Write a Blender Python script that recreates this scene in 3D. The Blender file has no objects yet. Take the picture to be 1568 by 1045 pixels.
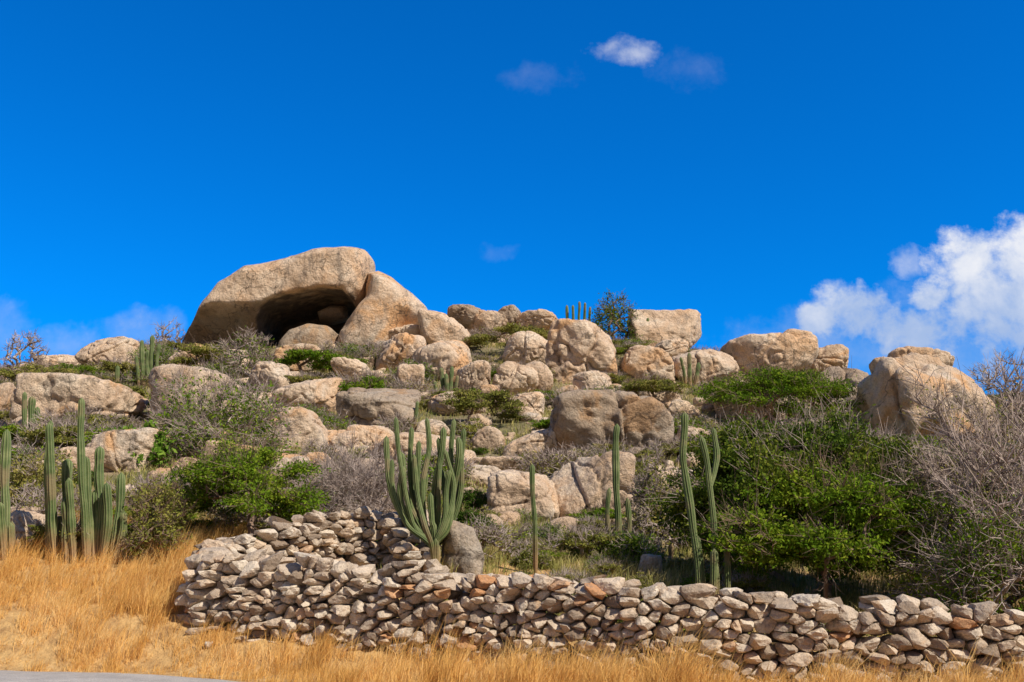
import bpy, bmesh, math, random
import numpy as np
from mathutils import Vector
rng=np.random.default_rng(7); random.seed(7)
scene=bpy.context.scene
F=1524.0; TH=math.radians(12.5); CT,ST=math.cos(TH),math.sin(TH); EYE=1.7
# ---------------------------------------------------------------- survey helpers
def bearing(px,py):
    cx=(px-784)/F; cy=(522.5-py)/F
    return np.array([cx, CT-cy*ST, ST+cy*CT])
def at_dist(px,py,y):
    d=bearing(px,py); t=y/d[1]
    return np.array([t*d[0], y, EYE+t*d[2]]), t/F
# ---------------------------------------------------------------- noise
def _h(i,j,k,s):
    n=(i*374761393+j*668265263+k*2147483647+s*1274126177)&0xFFFFFFFF
    n=((n^(n>>13))*1274126177)&0xFFFFFFFF
    n=((n^(n>>16))*2246822519)&0xFFFFFFFF
    return ((n^(n>>15))&0xFFFF)/65535.0
def vn(p,s=0):
    p=np.asarray(p,dtype=np.float64)
    f=np.floor(p); q=p-f; q=q*q*(3-2*q); f=f.astype(np.int64)
    i,j,k=f[...,0],f[...,1],f[...,2]; x,y,z=q[...,0],q[...,1],q[...,2]
    r=0
    for a in (0,1):
        for b in (0,1):
            for c in (0,1):
                r=r+_h(i+a,j+b,k+c,s)*(x if a else 1-x)*(y if b else 1-y)*(z if c else 1-z)
    return r*2-1
def fbm(p,o=4,s=0):
    r=0;a=1;t=0
    p=np.asarray(p,dtype=np.float64)
    for i in range(o):
        r=r+a*vn(p*(2.03**i)+i*17.3,s+i); t+=a; a*=.5
    return r/t
# ---------------------------------------------------------------- mesh helper
def mk_mesh(name,verts,faces,mats,smooth=True,matidx=None,attrs=None):
    me=bpy.data.meshes.new(name)
    verts=np.asarray(verts,dtype=np.float32)
    me.vertices.add(len(verts)); me.vertices.foreach_set('co',verts.ravel())
    faces=[np.asarray(f,dtype=np.int32) for f in faces if len(f)]
    nl=sum(f.size for f in faces); npoly=sum(len(f) for f in faces)
    me.loops.add(nl); me.polygons.add(npoly)
    me.loops.foreach_set('vertex_index',np.concatenate([f.ravel() for f in faces]))
    st=[];o=0
    for f in faces:
        st.append(o+np.arange(len(f))*f.shape[1]); o+=f.size
    me.polygons.foreach_set('loop_start',np.concatenate(st).astype(np.int32))
    me.polygons.foreach_set('use_smooth',np.full(npoly,smooth))
    for m in mats: me.materials.append(m)
    if matidx is not None:
        me.polygons.foreach_set('material_index',np.asarray(matidx,dtype=np.int32))
    me.update(calc_edges=True)
    if attrs:
        for k,v in attrs.items():
            a=me.attributes.new(k,'FLOAT','POINT'); a.data.foreach_set('value',np.asarray(v,dtype=np.float32))
    me.validate()
    return me
def mk_obj(name,me,loc=(0,0,0),parent=None,rot=0,scale=(1,1,1)):
    o=bpy.data.objects.new(name,me); o.location=loc; o.rotation_euler=(0,0,rot); o.scale=scale
    scene.collection.objects.link(o)
    if parent: o.parent=parent
    return o
def empty(name):
    o=bpy.data.objects.new(name,None); scene.collection.objects.link(o); return o
_ico={}
def ico(n):
    if n not in _ico:
        bm=bmesh.new(); bmesh.ops.create_icosphere(bm,subdivisions=n,radius=1)
        v=np.array([x.co[:] for x in bm.verts]); v/=np.linalg.norm(v,axis=1)[:,None]
        f=np.array([[x.index for x in q.verts] for q in bm.faces]); bm.free(); _ico[n]=(v,f)
    return _ico[n]
# ---------------------------------------------------------------- material helpers
class NT:
    def __init__(s,name,world=False):
        if world:
            s.m=bpy.data.worlds.new(name); scene.world=s.m
        else: s.m=bpy.data.materials.new(name)
        s.m.use_nodes=True; s.t=s.m.node_tree; s.t.nodes.clear()
    def n(s,ty,**k):
        x=s.t.nodes.new(ty)
        for a,b in k.items(): setattr(x,a,b)
        return x
    def set(s,inp,v):
        if isinstance(v,bpy.types.NodeSocket): s.t.links.new(v,inp)
        else: inp.default_value=v
    def math(s,op,a,b=0.0,c=None,clamp=False):
        x=s.n('ShaderNodeMath',operation=op,use_clamp=clamp); s.set(x.inputs[0],a); s.set(x.inputs[1],b)
        if c is not None: s.set(x.inputs[2],c)
        return x.outputs[0]
    def vmath(s,op,a,b):
        x=s.n('ShaderNodeVectorMath',operation=op); s.set(x.inputs[0],a); s.set(x.inputs[1],b); return x.outputs[0]
    def noise(s,vec,scale,detail=4,rough=.5,dist=0,col=False):
        x=s.n('ShaderNodeTexNoise'); s.set(x.inputs['Vector'],vec); x.inputs['Scale'].default_value=scale
        x.inputs['Detail'].default_value=detail; x.inputs['Roughness'].default_value=rough; x.inputs['Distortion'].default_value=dist
        return x.outputs['Color' if col else 'Fac']
    def mr(s,v,a,b,c=0.0,d=1.0):
        x=s.n('ShaderNodeMapRange',interpolation_type='SMOOTHSTEP'); s.set(x.inputs[0],v)
        for i,q in zip((1,2,3,4),(a,b,c,d)): x.inputs[i].default_value=q
        return x.outputs[0]
    def mix(s,f,a,b,mode='MIX'):
        x=s.n('ShaderNodeMix',data_type='RGBA',blend_type=mode)
        def c(v): return (*v,1) if isinstance(v,tuple) and len(v)==3 else v
        s.set(x.inputs[0],f); s.set(x.inputs[6],c(a)); s.set(x.inputs[7],c(b)); return x.outputs[2]
    def ramp(s,f,stops):
        x=s.n('ShaderNodeValToRGB'); s.set(x.inputs[0],f); e=x.color_ramp.elements
        while len(e)<len(stops): e.new(.5)
        for q,(p,c) in zip(e,stops): q.position=p; q.color=(*c,1)
        return x.outputs[0]
    def bump(s,h,strength,dist,prev=None):
        x=s.n('ShaderNodeBump'); x.inputs['Strength'].default_value=strength; x.inputs['Distance'].default_value=dist
        s.set(x.inputs['Height'],h)
        if prev is not None: s.set(x.inputs['Normal'],prev)
        return x.outputs[0]
    def finish(s,col,normal=None,rough=.9,transl=None,diffuse=False):
        if diffuse:
            b=s.n('ShaderNodeBsdfDiffuse'); s.set(b.inputs['Color'],col)
        else:
            b=s.n('ShaderNodeBsdfPrincipled'); s.set(b.inputs['Base Color'],col); b.inputs['Roughness'].default_value=rough
            b.inputs['Specular IOR Level'].default_value=.2
        if normal is not None: s.set(b.inputs['Normal'],normal)
        out=s.n('ShaderNodeOutputMaterial'); sh=b.outputs[0]
        if transl:
            t=s.n('ShaderNodeBsdfTranslucent'); s.set(t.inputs[0],col)
            m=s.n('ShaderNodeMixShader'); m.inputs[0].default_value=transl
            s.t.links.new(sh,m.inputs[1]); s.t.links.new(t.outputs[0],m.inputs[2]); sh=m.outputs[0]
        s.t.links.new(sh,out.inputs[0]); return s.m
def scaled(N,v,sc):
    return N.vmath('MULTIPLY',v,sc)
def granite(name,light=1.0,warm=0.0,dark=1.0):
    N=NT(name); g=N.n('ShaderNodeNewGeometry'); oi=N.n('ShaderNodeObjectInfo')
    off=N.math('MULTIPLY',oi.outputs['Random'],37.0)
    cmb=N.n('ShaderNodeCombineXYZ'); 
    for i in range(3): N.set(cmb.inputs[i],off)
    P=N.vmath('ADD',g.outputs['Position'],cmb.outputs[0])
    L=light
    a=N.noise(P,.45,4,.6,.6)
    base=N.ramp(a,[(.28,(.53*L,.37*L,.24*L)),(.42,(.72*L,.515*L,.345*L)),(.55,(.82*L,.62*L,.435*L)),(.72,(.84*L,.71*L,.55*L))])
    stain=N.mr(N.noise(P,.33,4,.6,1.0),.48-.05*warm,.64)
    r2=N.mr(oi.outputs['Random'],.0,1.0,.3,.95)
    base=N.mix(N.math('MULTIPLY',stain,r2),base,(.80*L,.455*L,.215*L))
    st=N.noise(scaled(N,P,(1.3,1.3,.28)),1.0,5,.65,.4)
    base=N.mix(N.math('MULTIPLY',N.mr(st,.54,.70),.62*dark),base,(.18,.15,.125))
    pat=N.noise(P,1.7,6,.7,.2)
    base=N.mix(N.mr(pat,.53,.75,0,.5*dark),base,(.26,.215,.18))
    sp=N.noise(P,12,2,.7)
    base=N.mix(1.0,base,N.ramp(sp,[(.3,(.76,.74,.72)),(.55,(1,1,1)),(.75,(1.12,1.12,1.1))]),'MULTIPLY')
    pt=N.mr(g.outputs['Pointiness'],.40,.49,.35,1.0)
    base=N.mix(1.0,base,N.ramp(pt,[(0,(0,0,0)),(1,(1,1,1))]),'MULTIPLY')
    vo=N.n('ShaderNodeTexVoronoi',feature='DISTANCE_TO_EDGE'); N.set(vo.inputs['Vector'],N.vmath('ADD',P,N.vmath('MULTIPLY',N.noise(P,.7,3,.6,0,True),(3,3,3)))); vo.inputs['Scale'].default_value=.24
    cr=N.mr(vo.outputs['Distance'],.0,.02)
    base=N.mix(N.math('SUBTRACT',.62,N.math('MULTIPLY',cr,.62)),base,(.10,.075,.055))
    cav_shade=N.n('ShaderNodeAttribute',attribute_name='cave')
    base=N.mix(N.math('MULTIPLY',cav_shade.outputs['Fac'],N.mr(pat,.3,.75,.98,.8)),base,(.07,.06,.055))  # shade of the cave put into the rock colour
    b=N.bump(N.noise(P,1.8,7,.70),1.0,.40)
    b=N.bump(N.noise(P,10,3,.7),.6,.06,b)
    return N.finish(base,b,.92)
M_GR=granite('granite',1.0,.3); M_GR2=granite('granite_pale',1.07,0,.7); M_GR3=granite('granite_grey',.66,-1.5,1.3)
def mat_wallstone():
    N=NT('fieldstone'); g=N.n('ShaderNodeNewGeometry'); at=N.n('ShaderNodeAttribute',attribute_name='tone')
    P=g.outputs['Position']
    base=N.ramp(at.outputs['Fac'],[(0,(.30,.22,.155)),(.2,(.50,.385,.28)),(.45,(.65,.515,.38)),(.7,(.76,.64,.495)),(.92,(.68,.50,.34)),(.97,(.62,.35,.18)),(1,(.56,.28,.13))])
    base=N.mix(N.mr(N.noise(P,5,4,.65,.5),.48,.67,0,.65),base,(.27,.21,.16))
    base=N.mix(N.mr(N.noise(P,3.1,3,.6,.5),.57,.72,0,.5),base,(.60,.36,.18))
    base=N.mix(1.0,base,N.ramp(N.noise(P,40,2,.7),[(.3,(.72,.70,.67)),(.6,(1.05,1.05,1.05))]),'MULTIPLY')
    b=N.bump(N.noise(P,14,5,.7),.9,.05)
    return N.finish(base,b,.95)
M_WALL=mat_wallstone()
def mat_ground():
    N=NT('dry_earth'); g=N.n('ShaderNodeNewGeometry'); P=g.outputs['Position']
    a=N.noise(P,.35,6,.65,.4)
    c=N.ramp(a,[(.3,(.10,.11,.04)),(.45,(.20,.17,.085)),(.58,(.34,.255,.155)),(.75,(.45,.35,.24))])
    c=N.mix(N.mr(N.noise(P,2.5,4,.7),.5,.7,0,.6),c,(.13,.13,.05))
    sx=N.n('ShaderNodeSeparateXYZ'); N.set(sx.inputs[0],P)
    f=N.mr(N.math('ADD',sx.outputs['Y'],N.math('MULTIPLY',N.noise(P,.8,3),4.0)),23.0,26.0)
    straw=N.ramp(N.noise(P,4,5,.7),[(.3,(.36,.20,.08)),(.6,(.64,.40,.16)),(.8,(.68,.48,.27))])
    c=N.mix(f,straw,c)
    b=N.bump(N.noise(P,6,5,.7),.8,.12)
    return N.finish(c,b,1)
M_GROUND=mat_ground()
def mat_road():
    N=NT('worn_pavement'); g=N.n('ShaderNodeNewGeometry'); P=g.outputs['Position']
    c=N.ramp(N.noise(P,1.5,5,.7),[(.3,(.36,.32,.28)),(.6,(.52,.47,.41)),(.8,(.60,.53,.44))])
    c=N.mix(1.0,c,N.ramp(N.noise(P,60,2,.7),[(.35,(.6,.6,.6)),(.6,(1.05,1.05,1.05))]),'MULTIPLY')
    return N.finish(c,N.bump(N.noise(P,60,2,.7),.5,.01),.95)
M_ROAD=mat_road()
def mat_leaf(name,c0,c1,c2,sc=.9,tr=.25):
    N=NT(name); g=N.n('ShaderNodeNewGeometry'); oi=N.n('ShaderNodeObjectInfo')
    v=N.math('ADD',N.math('MULTIPLY',N.noise(g.outputs['Position'],sc,2,.6),.75),N.math('MULTIPLY',oi.outputs['Random'],.12))
    v=N.math('ADD',v,N.math('MULTIPLY',g.outputs['Random Per Island'],.3))
    c=N.ramp(v,[(.3,c0),(.58,c1),(.82,c2)])
    return N.finish(c,None,.7,transl=tr,diffuse=True)
M_LG=mat_leaf('acacia_leaf',(.055,.125,.010),(.145,.24,.016),(.31,.35,.035))
M_LD=mat_leaf('dark_leaf',(.04,.08,.012),(.095,.15,.018),(.24,.26,.035))
M_LY=mat_leaf('olive_leaf',(.12,.14,.03),(.25,.25,.05),(.44,.36,.10))
M_LB=mat_leaf('broad_leaf',(.05,.12,.012),(.13,.24,.025),(.27,.38,.06))
M_WEED=mat_leaf('weed_blade',(.15,.18,.04),(.33,.30,.09),(.60,.45,.20),tr=None)
M_STRAW=mat_leaf('straw',(.46,.24,.065),(.84,.49,.14),(.95,.68,.31),.8,tr=.15)
def mat_wood(name,c0,c1):
    N=NT(name); g=N.n('ShaderNodeNewGeometry')
    v=N.math('ADD',N.math('MULTIPLY',N.noise(g.outputs['Position'],2,1,.6),.6),N.math('MULTIPLY',g.outputs['Random Per Island'],.4))
    return N.finish(N.ramp(v,[(.3,c0),(.7,c1)]),None,.9,diffuse=True)
M_TW=mat_wood('grey_twig',(.19,.14,.115),(.54,.43,.36))
M_BK=mat_wood('brown_bark',(.12,.085,.065),(.30,.20,.14))
def mat_cactus():
    N=NT('cactus_skin'); g=N.n('ShaderNodeNewGeometry'); r=N.n('ShaderNodeAttribute',attribute_name='rib').outputs['Fac']; h=N.n('ShaderNodeAttribute',attribute_name='hh').outputs['Fac']
    P=g.outputs['Position']
    c=N.ramp(N.noise(P,3,4,.6),[(.3,(.07,.105,.03)),(.5,(.12,.16,.05)),(.75,(.23,.25,.10))])
    c=N.mix(N.mr(r,.5,1.0,0,.6),c,(.38,.36,.20))
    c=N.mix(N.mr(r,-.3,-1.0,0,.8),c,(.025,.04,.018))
    k=N.math('ADD',h,N.math('MULTIPLY',N.noise(P,4,3),.6))
    c=N.mix(N.mr(k,1.1,.4,0,.9),c,(.40,.24,.12))
    c=N.mix(N.mr(N.noise(P,1.3,3),.55,.65,0,.65),c,(.28,.20,.11))
    return N.finish(c,N.bump(N.noise(P,30,2,.7),.4,.02),.7)
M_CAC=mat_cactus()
# ---------------------------------------------------------------- terrain
ridge=[(-20,585),(0,578),(150,552),(300,532),(450,522),(650,520),(850,515),(1000,530),(1110,556),(1250,588),(1400,602),(1568,622),(1640,640)]
hx=[];hz=[]
for px,py in ridge:
    p,_=at_dist(px,py,70); hx.append(p[0]); hz.append(p[2])
hx=[-260,-130,-60]+hx+[62,130,260]; hz=[0,4,11]+hz+[8,3,0]
PD=[0,18.5,25,30,35,42,50,60,66,70,74,80,95,130,220,4000]
PV=[0,0,.06,.12,.20,.33,.48,.74,.90,.985,1.01,.97,.8,.4,0,0]
WX=[-400,-5.7,-1.5,2.1,7.5,16,400]; WD=[17.6,17.6,16.3,15,14.5,13.8,13.0]; WB=[.72,.72,.30,.04,.0,.0,0]; WL=[1.6,1.6,1.45,1.15,.95,.85,.8]
def wall_line(x): return np.interp(x,WX,WD)
def terr(x,y,fine=True):
    x=np.asarray(x,float); y=np.asarray(y,float); x,y=np.broadcast_arrays(x,y)
    s=y-wall_line(x); zb=np.interp(x,WX,WB); L=np.interp(x,WX,WL)
    g=np.where(s<0, zb*np.clip((s+1.0)/1.0,0,1)**1.2, zb+(L-zb)*np.clip(s/4.2,0,1)**.8)
    p=np.interp(y,PD,PV); H=np.interp(x,hx,hz)
    z=g+(H-g)*p
    q=np.stack([x,y,0*x],-1)
    m=np.clip((y-19)/15,0,1)*np.clip((260-y)/100,0,1)
    z=z+m*(.55*fbm(q/7.0,3,3))*np.clip((s+0)/4,0,1)
    if fine: z=z+m*.16*fbm(q/1.4,3,9)+.05*fbm(q/.9,2,5)*np.clip((s+1.0)/1.,0,1)
    return z
def axis(a,b,step,lo,hi,gr=1.25):
    c=list(np.arange(a,b+1e-6,step)); s=step
    while c[-1]<hi: s*=gr; c.append(c[-1]+s)
    s=step; pre=[]; v=a
    while v>lo: s*=gr; v-=s; pre.append(v)
    return np.array(pre[::-1]+c)
xs=axis(-42,42,.33,-3000,3000); ys=axis(10,88,.3,-3000,5000)
X,Y=np.meshgrid(xs,ys,indexing='ij'); Z=terr(X,Y)
nx,ny=X.shape; I=np.arange(nx*ny).reshape(nx,ny)
fc=np.stack([I[:-1,:-1],I[1:,:-1],I[1:,1:],I[:-1,1:]],-1).reshape(-1,4)
mk_obj('ground',mk_mesh('ground',np.stack([X,Y,Z],-1).reshape(-1,3),[fc],[M_GROUND]))
# road
ex=np.array([-200,-60,-20,-12,-8,-5.5,-3.5,2,8,20,60,200.]); ey=np.array([62,30,18.5,17.0,16.6,16.0,14.9,12.2,10.8,8.6,5,-8.])
def road_edge(x): return np.interp(x,ex,ey)
rx=np.concatenate([np.linspace(-200,-14,40),np.linspace(-13.9,12,180),np.linspace(12.2,200,40)])
e=road_edge(rx)+.14*fbm(np.stack([rx*1.3,0*rx,0*rx],-1),3,4)
e=np.minimum(e,16.62)
rv=[];
for k in range(9): rv.append(np.stack([rx,e-k*1.0,np.full_like(rx,.012+.03*math.sin(k/8*math.pi))],-1))
rv=np.stack(rv,0); n0=len(rx); I=np.arange(9*n0).reshape(9,n0)
mk_obj('road',mk_mesh('road',rv.reshape(-1,3),[np.stack([I[1:,:-1],I[1:,1:],I[:-1,1:],I[:-1,:-1]],-1).reshape(-1,4)],[M_ROAD]))
def hit(px,py):
    yy=np.arange(15,82,.1); d=bearing(px,py); t=yy/d[1]
    df=EYE+t*d[2]-terr(t*d[0],yy,False)
    k=np.where(df[20:]<=0)[0]
    i=20+k[0] if len(k) else 350+int(np.argmin(df[350:]))
    return yy[i]
# ---------------------------------------------------------------- boulders
def rockshape(n,seed,k=8,nplanes=11,lo=.68,hi=1.05):
    r=np.random.default_rng(seed); V,Fc=ico(n)
    N=r.normal(size=(nplanes,3)); N/=np.linalg.norm(N,axis=1)[:,None]; h=r.uniform(lo,hi,nplanes)
    N=np.vstack([N,np.eye(3),-np.eye(3)]); h=np.concatenate([h,np.ones(6)])
    d=np.maximum(V@N.T,0)/h
    R=(d**k).sum(1)**(-1/k)
    v=V*R[:,None]
    mn,mx=v.min(0),v.max(0); v=(v-(mn+mx)/2)/((mx-mn)/2)
    return v,Fc
rocks=[]
def boulder(x0,y0,x1,y1,seed=None,k=None,mat=None,dep=.8,n=None,name='boulder',und=0.0,fwd=0.0,rough=1.0,split=1.0):
    seed=seed if seed is not None else int(x0*7+y0)
    k=k or (5,6,8,11)[seed%4]
    yh=hit((x0+x1)/2,y1-.06*(y1-y0))+fwd
    _,m=at_dist((x0+x1)/2,y1,yh); w=(x1-x0)*m
    yc=yh+.33*w*dep
    c,m=at_dist((x0+x1)/2,(y0+y1)/2,yc); w=(x1-x0)*m; h=(y1-y0)*m
    n=n or (6 if w>1.8 else (5 if w>1.0 else 4))
    v,Fc=rockshape(n,seed,k,9+seed%5)
    dims=np.array([w/2*1.06,w*dep/2+.15*h,h/2*1.2])
    if und: v[:,:2]*=(1-und*np.clip(-v[:,2]*.8+.1,0,1)[:,None])
    v=v*dims; S=(dims.prod())**(1/3)
    nn=v/np.maximum(np.linalg.norm(v,axis=1)[:,None],1e-6)
    q=v/S+seed*3.1
    disp=.13*fbm(q*.9,3,1)+.07*fbm(q*2.6,4,2)*rough+.032*fbm(q*9,4,5)*rough
    rd=1-np.abs(fbm(q*1.3+7,3,8)); disp-=.09*rough*np.clip((rd-.88)/.12,0,1)
    rr=np.random.default_rng(seed+5); warp=.12*fbm(q*1.2,3,12)
    for j in range(seed%3 if split else 0):
        a=rr.normal(size=3)*np.array([1,.4,.9]); a/=np.linalg.norm(a); dd=(v/S)@a-rr.uniform(-.4,.4)+warp
        disp-=.075*np.exp(-(dd/.035)**2)
        disp+=rr.uniform(-.035,.035)*np.tanh(dd/.03)
    v=v+nn*(disp*S)[:,None]
    c[2]-=h*.09
    mat=mat or (M_GR3 if seed%9==0 else (M_GR if seed%2 else M_GR2))
    o=mk_obj(name,mk_mesh(name,v,[Fc],[mat]),tuple(c))
    rocks.append((c[0],c[1],w/2,w*dep/2,x0,y0,x1,y1,yh))
    return o
B=[(58,542,130,570),(130,517,215,566),(55,582,215,664),(-25,586,20,648),(225,570,400,652),(430,577,520,640),(510,550,573,590),(520,590,642,662),
(415,630,510,692),(478,658,548,692),(532,652,602,688),(552,668,692,718),(578,516,652,572),(642,480,722,540),(632,518,718,585),(588,500,645,532),
(716,481,790,518),(790,480,856,512),(700,557,750,603),(755,555,826,606),(800,553,846,600),(880,570,936,612),(950,535,1030,588),(1000,520,1052,552),
(1030,533,1126,592),(1112,516,1238,586),(1212,533,1292,585),(1360,538,1450,600),
(770,600,832,642),(775,655,888,708),(722,655,772,692),(705,710,775,748),(1180,640,1310,672),(0,782,72,842),(1420,785,1568,830),(975,850,1012,884),
(610,560,650,600),(735,590,770,620),(380,600,440,640),(1040,650,1090,690),(850,690,900,720),(1140,590,1180,612),(655,600,720,640),(930,590,975,620),
(300,540,345,560),(1290,640,1340,670),(20,640,60,680),(560,700,610,730),(470,790,520,820),(640,640,690,672),(690,690,730,715),(820,640,850,665),(1000,600,1040,625),(740,700,800,725)]
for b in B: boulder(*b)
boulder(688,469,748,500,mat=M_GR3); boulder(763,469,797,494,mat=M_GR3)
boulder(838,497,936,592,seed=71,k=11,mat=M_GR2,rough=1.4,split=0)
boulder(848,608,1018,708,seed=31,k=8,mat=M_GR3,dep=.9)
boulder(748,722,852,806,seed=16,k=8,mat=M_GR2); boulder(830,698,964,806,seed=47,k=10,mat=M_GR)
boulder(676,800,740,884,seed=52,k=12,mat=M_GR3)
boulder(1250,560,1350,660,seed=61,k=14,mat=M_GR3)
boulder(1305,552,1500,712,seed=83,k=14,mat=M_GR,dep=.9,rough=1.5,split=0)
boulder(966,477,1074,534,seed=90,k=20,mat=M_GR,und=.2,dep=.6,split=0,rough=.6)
rb_=np.random.default_rng(77); placed=0
for t in range(900):
    px=rb_.uniform(-10,1500); top=np.interp(px,[0,300,900,1100,1568],[585,560,560,600,660]); py=top+(rb_.random()**1.2)*190
    f=np.interp(py,[550,800],[.8,1.35]); w=rb_.uniform(26,90)*f; h=w*rb_.uniform(.5,.8); bb=(px-w/2,py-h,px+w/2,py)
    bad=False
    for R_ in rocks:
        ix=min(bb[2],R_[6])-max(bb[0],R_[4]); iy=min(bb[3],R_[7])-max(bb[1],R_[5])
        if ix>0 and iy>0 and ix*iy>.22*w*h: bad=True;break
    if bad or (py>760 and px<760): continue
    boulder(*bb,seed=1000+t); placed+=1
    if placed>=85: break
print('extra boulders',placed)
# ---- big overhanging formation through a distance field
def surface_nets(Fd,org,h):
    s=Fd<0; nx,ny,nz=Fd.shape
    acc=np.zeros((nx-1,ny-1,nz-1,3)); cnt=np.zeros((nx-1,ny-1,nz-1))
    def sl(o): return tuple(slice(o[a],o[a]+(nx,ny,nz)[a]-1) for a in range(3))
    cs=[(a,b,c) for a in(0,1) for b in(0,1) for c in(0,1)]
    for a in cs:
        for ax in range(3):
            if a[ax]==0:
                b=list(a); b[ax]=1; A=Fd[sl(a)]; Bv=Fd[sl(b)]; x=(A<0)!=(Bv<0)
                t=np.where(x,A/np.where(x,A-Bv,1),0)
                for q in range(3): acc[...,q]+=np.where(x,a[q]+(t if q==ax else 0),0)
                cnt+=x
    m=cnt>0; idx=np.full(m.shape,-1,int); idx[m]=np.arange(m.sum())
    ii=np.argwhere(m); V=org+(ii+acc[m]/cnt[m][:,None])*h
    Q=[]
    for ax in range(3):
        o=[(1,2),(2,0),(0,1)][ax]
        a=np.take(s,range(0,s.shape[ax]-1),ax); b=np.take(s,range(1,s.shape[ax]),ax)
        E=np.argwhere(a!=b); E=E[(E[:,o[0]]>0)&(E[:,o[1]]>0)&(E[:,o[0]]<s.shape[o[0]]-1)&(E[:,o[1]]<s.shape[o[1]]-1)]
        def g(d1,d2):
            e=E.copy(); e[:,o[0]]-=d1; e[:,o[1]]-=d2; return idx[e[:,0],e[:,1],e[:,2]]
        q=np.stack([g(1,1),g(0,1),g(0,0),g(1,0)],-1)
        fl=~s[E[:,0],E[:,1],E[:,2]]; q[fl]=q[fl][:,::-1]; Q.append(q)
    return V,np.vstack(Q)
def poly_sdf(x,z,P):
    P=np.array(P,float); d=np.full(x.shape,1e9); ins=np.zeros(x.shape,bool)
    for i in range(len(P)):
        a=P[i]; b=P[i-1]; e=b-a
        t=np.clip(((x-a[0])*e[0]+(z-a[1])*e[1])/(e@e),0,1)
        d=np.minimum(d,np.hypot(x-a[0]-t*e[0],z-a[1]-t*e[1]))
        c=((a[1]>z)!=(b[1]>z))&(x<(b[0]-a[0])*(z-a[1])/(b[1]-a[1]+1e-9)+a[0]); ins^=c
    return np.where(ins,-d,d)
def grown(poly,k): return [(784+(x-784)*k,860+(y-860)*k) for x,y in poly]
def field_rock(name,poly,R,D,yoff,box,mat,carve=None,slant=None,amp=4,seed=0,hgt=2.6,YB=67.0,dark=0.):
    s0=YB/bearing(475,470)[1]/F
    gx=np.arange(box[0],box[1],hgt); gy=np.arange(-D-20,D+20,hgt); gz=np.arange(box[2],box[3],hgt)
    GX,GZ=np.meshgrid(gx,gz,indexing='ij'); d2=poly_sdf(GX,GZ,poly)[:,None,:]
    yy=gy[None,:,None]
    f=np.where(d2>-R,np.hypot(np.maximum(d2+R,0),np.abs(yy)*R/D)-R,np.abs(yy)*R/D-R)
    zz=GZ[:,None,:]; xx=GX[:,None,:]
    if slant is not None: f=np.maximum(f,slant(xx,yy,zz))
    if carve is not None:
        c2=poly_sdf(GX,GZ,carve[0])[:,None,:]
        c=np.maximum(c2,yy-carve[1]); kk=5.0
        hh=np.clip(.5-.5*(f+c)/kk,0,1); f=f*(1-hh)+(-c)*hh+kk*hh*(1-hh)
    P=np.stack(np.broadcast_arrays(xx+0*yy,yy+0*xx,zz+0*yy),-1)
    f=f+amp*1.6*fbm(P/70.,3,seed+1)+amp*.35*fbm(P/16.,3,seed+2)
    V,Q=surface_nets(f,np.array([gx[0],gy[0],gz[0]]),hgt)
    px,yl,py=V[:,0],V[:,1],V[:,2]
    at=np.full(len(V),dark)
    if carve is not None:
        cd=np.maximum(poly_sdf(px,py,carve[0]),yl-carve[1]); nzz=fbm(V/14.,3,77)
        at=np.maximum(at,np.clip((9-cd+6*nzz)/8,0,1)*np.clip((yl+84+10*nzz)/14,0,1))  # painted shade: mask over the carved interior
        at=np.maximum(at,.75*np.clip((py-466-(px-330)*-.12+10*nzz)/16,0,1)*np.clip((430-px)/30,0,1))  # painted shade on the lower left underside as well
    cen,_=at_dist(475,470,YB)
    W=np.stack([cen[0]+(px-475)*s0, YB+(yl+yoff)*s0, cen[2]+(470-py)*s0],-1)
    c0=W.mean(0)
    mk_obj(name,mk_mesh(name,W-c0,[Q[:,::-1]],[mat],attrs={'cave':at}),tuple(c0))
cap=[(288,530),(304,504),(322,472),(342,442),(385,414),(440,401),(485,388),(530,382),(560,385),(571,400),(573,430),(568,462),(552,485),(530,505),(524,575),(288,575)]
cave=[(388,484),(396,466),(416,456),(450,447),(485,440),(522,440),(534,453),(538,476),(564,480),(562,505),(548,525),(530,620),(350,620),(384,510)]
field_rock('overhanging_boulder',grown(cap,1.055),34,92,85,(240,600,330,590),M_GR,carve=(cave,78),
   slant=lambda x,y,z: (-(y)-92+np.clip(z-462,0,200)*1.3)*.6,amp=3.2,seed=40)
rb=[(560,420),(582,417),(605,427),(635,452),(655,474),(655,500),(625,520),(605,570),(515,570),(524,515),(545,485),(560,462)]
field_rock('boulder',grown(rb,1.04),34,72,62,(490,690,375,600),M_GR,amp=3,seed=50)
ub=[(424,520),(440,500),(470,489),(500,492),(518,508),(524,570),(412,570)]
field_rock('boulder',grown(ub,1.01),25,45,50,(390,550,455,590),M_GR3,amp=2.5,seed=60)
ib=[(478,470),(500,460),(524,461),(528,480),(500,488),(482,484)]
field_rock('boulder',grown(ib,1.04),10,30,105,(455,545,430,500),M_GR3,amp=1.5,seed=66,hgt=1.8,dark=.4)  # dark: even amount of painted cave shade on this inner rock
c,_=at_dist(475,500,70); rocks.append((c[0],c[1],8.4,5,298,385,655,535,66))
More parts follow.
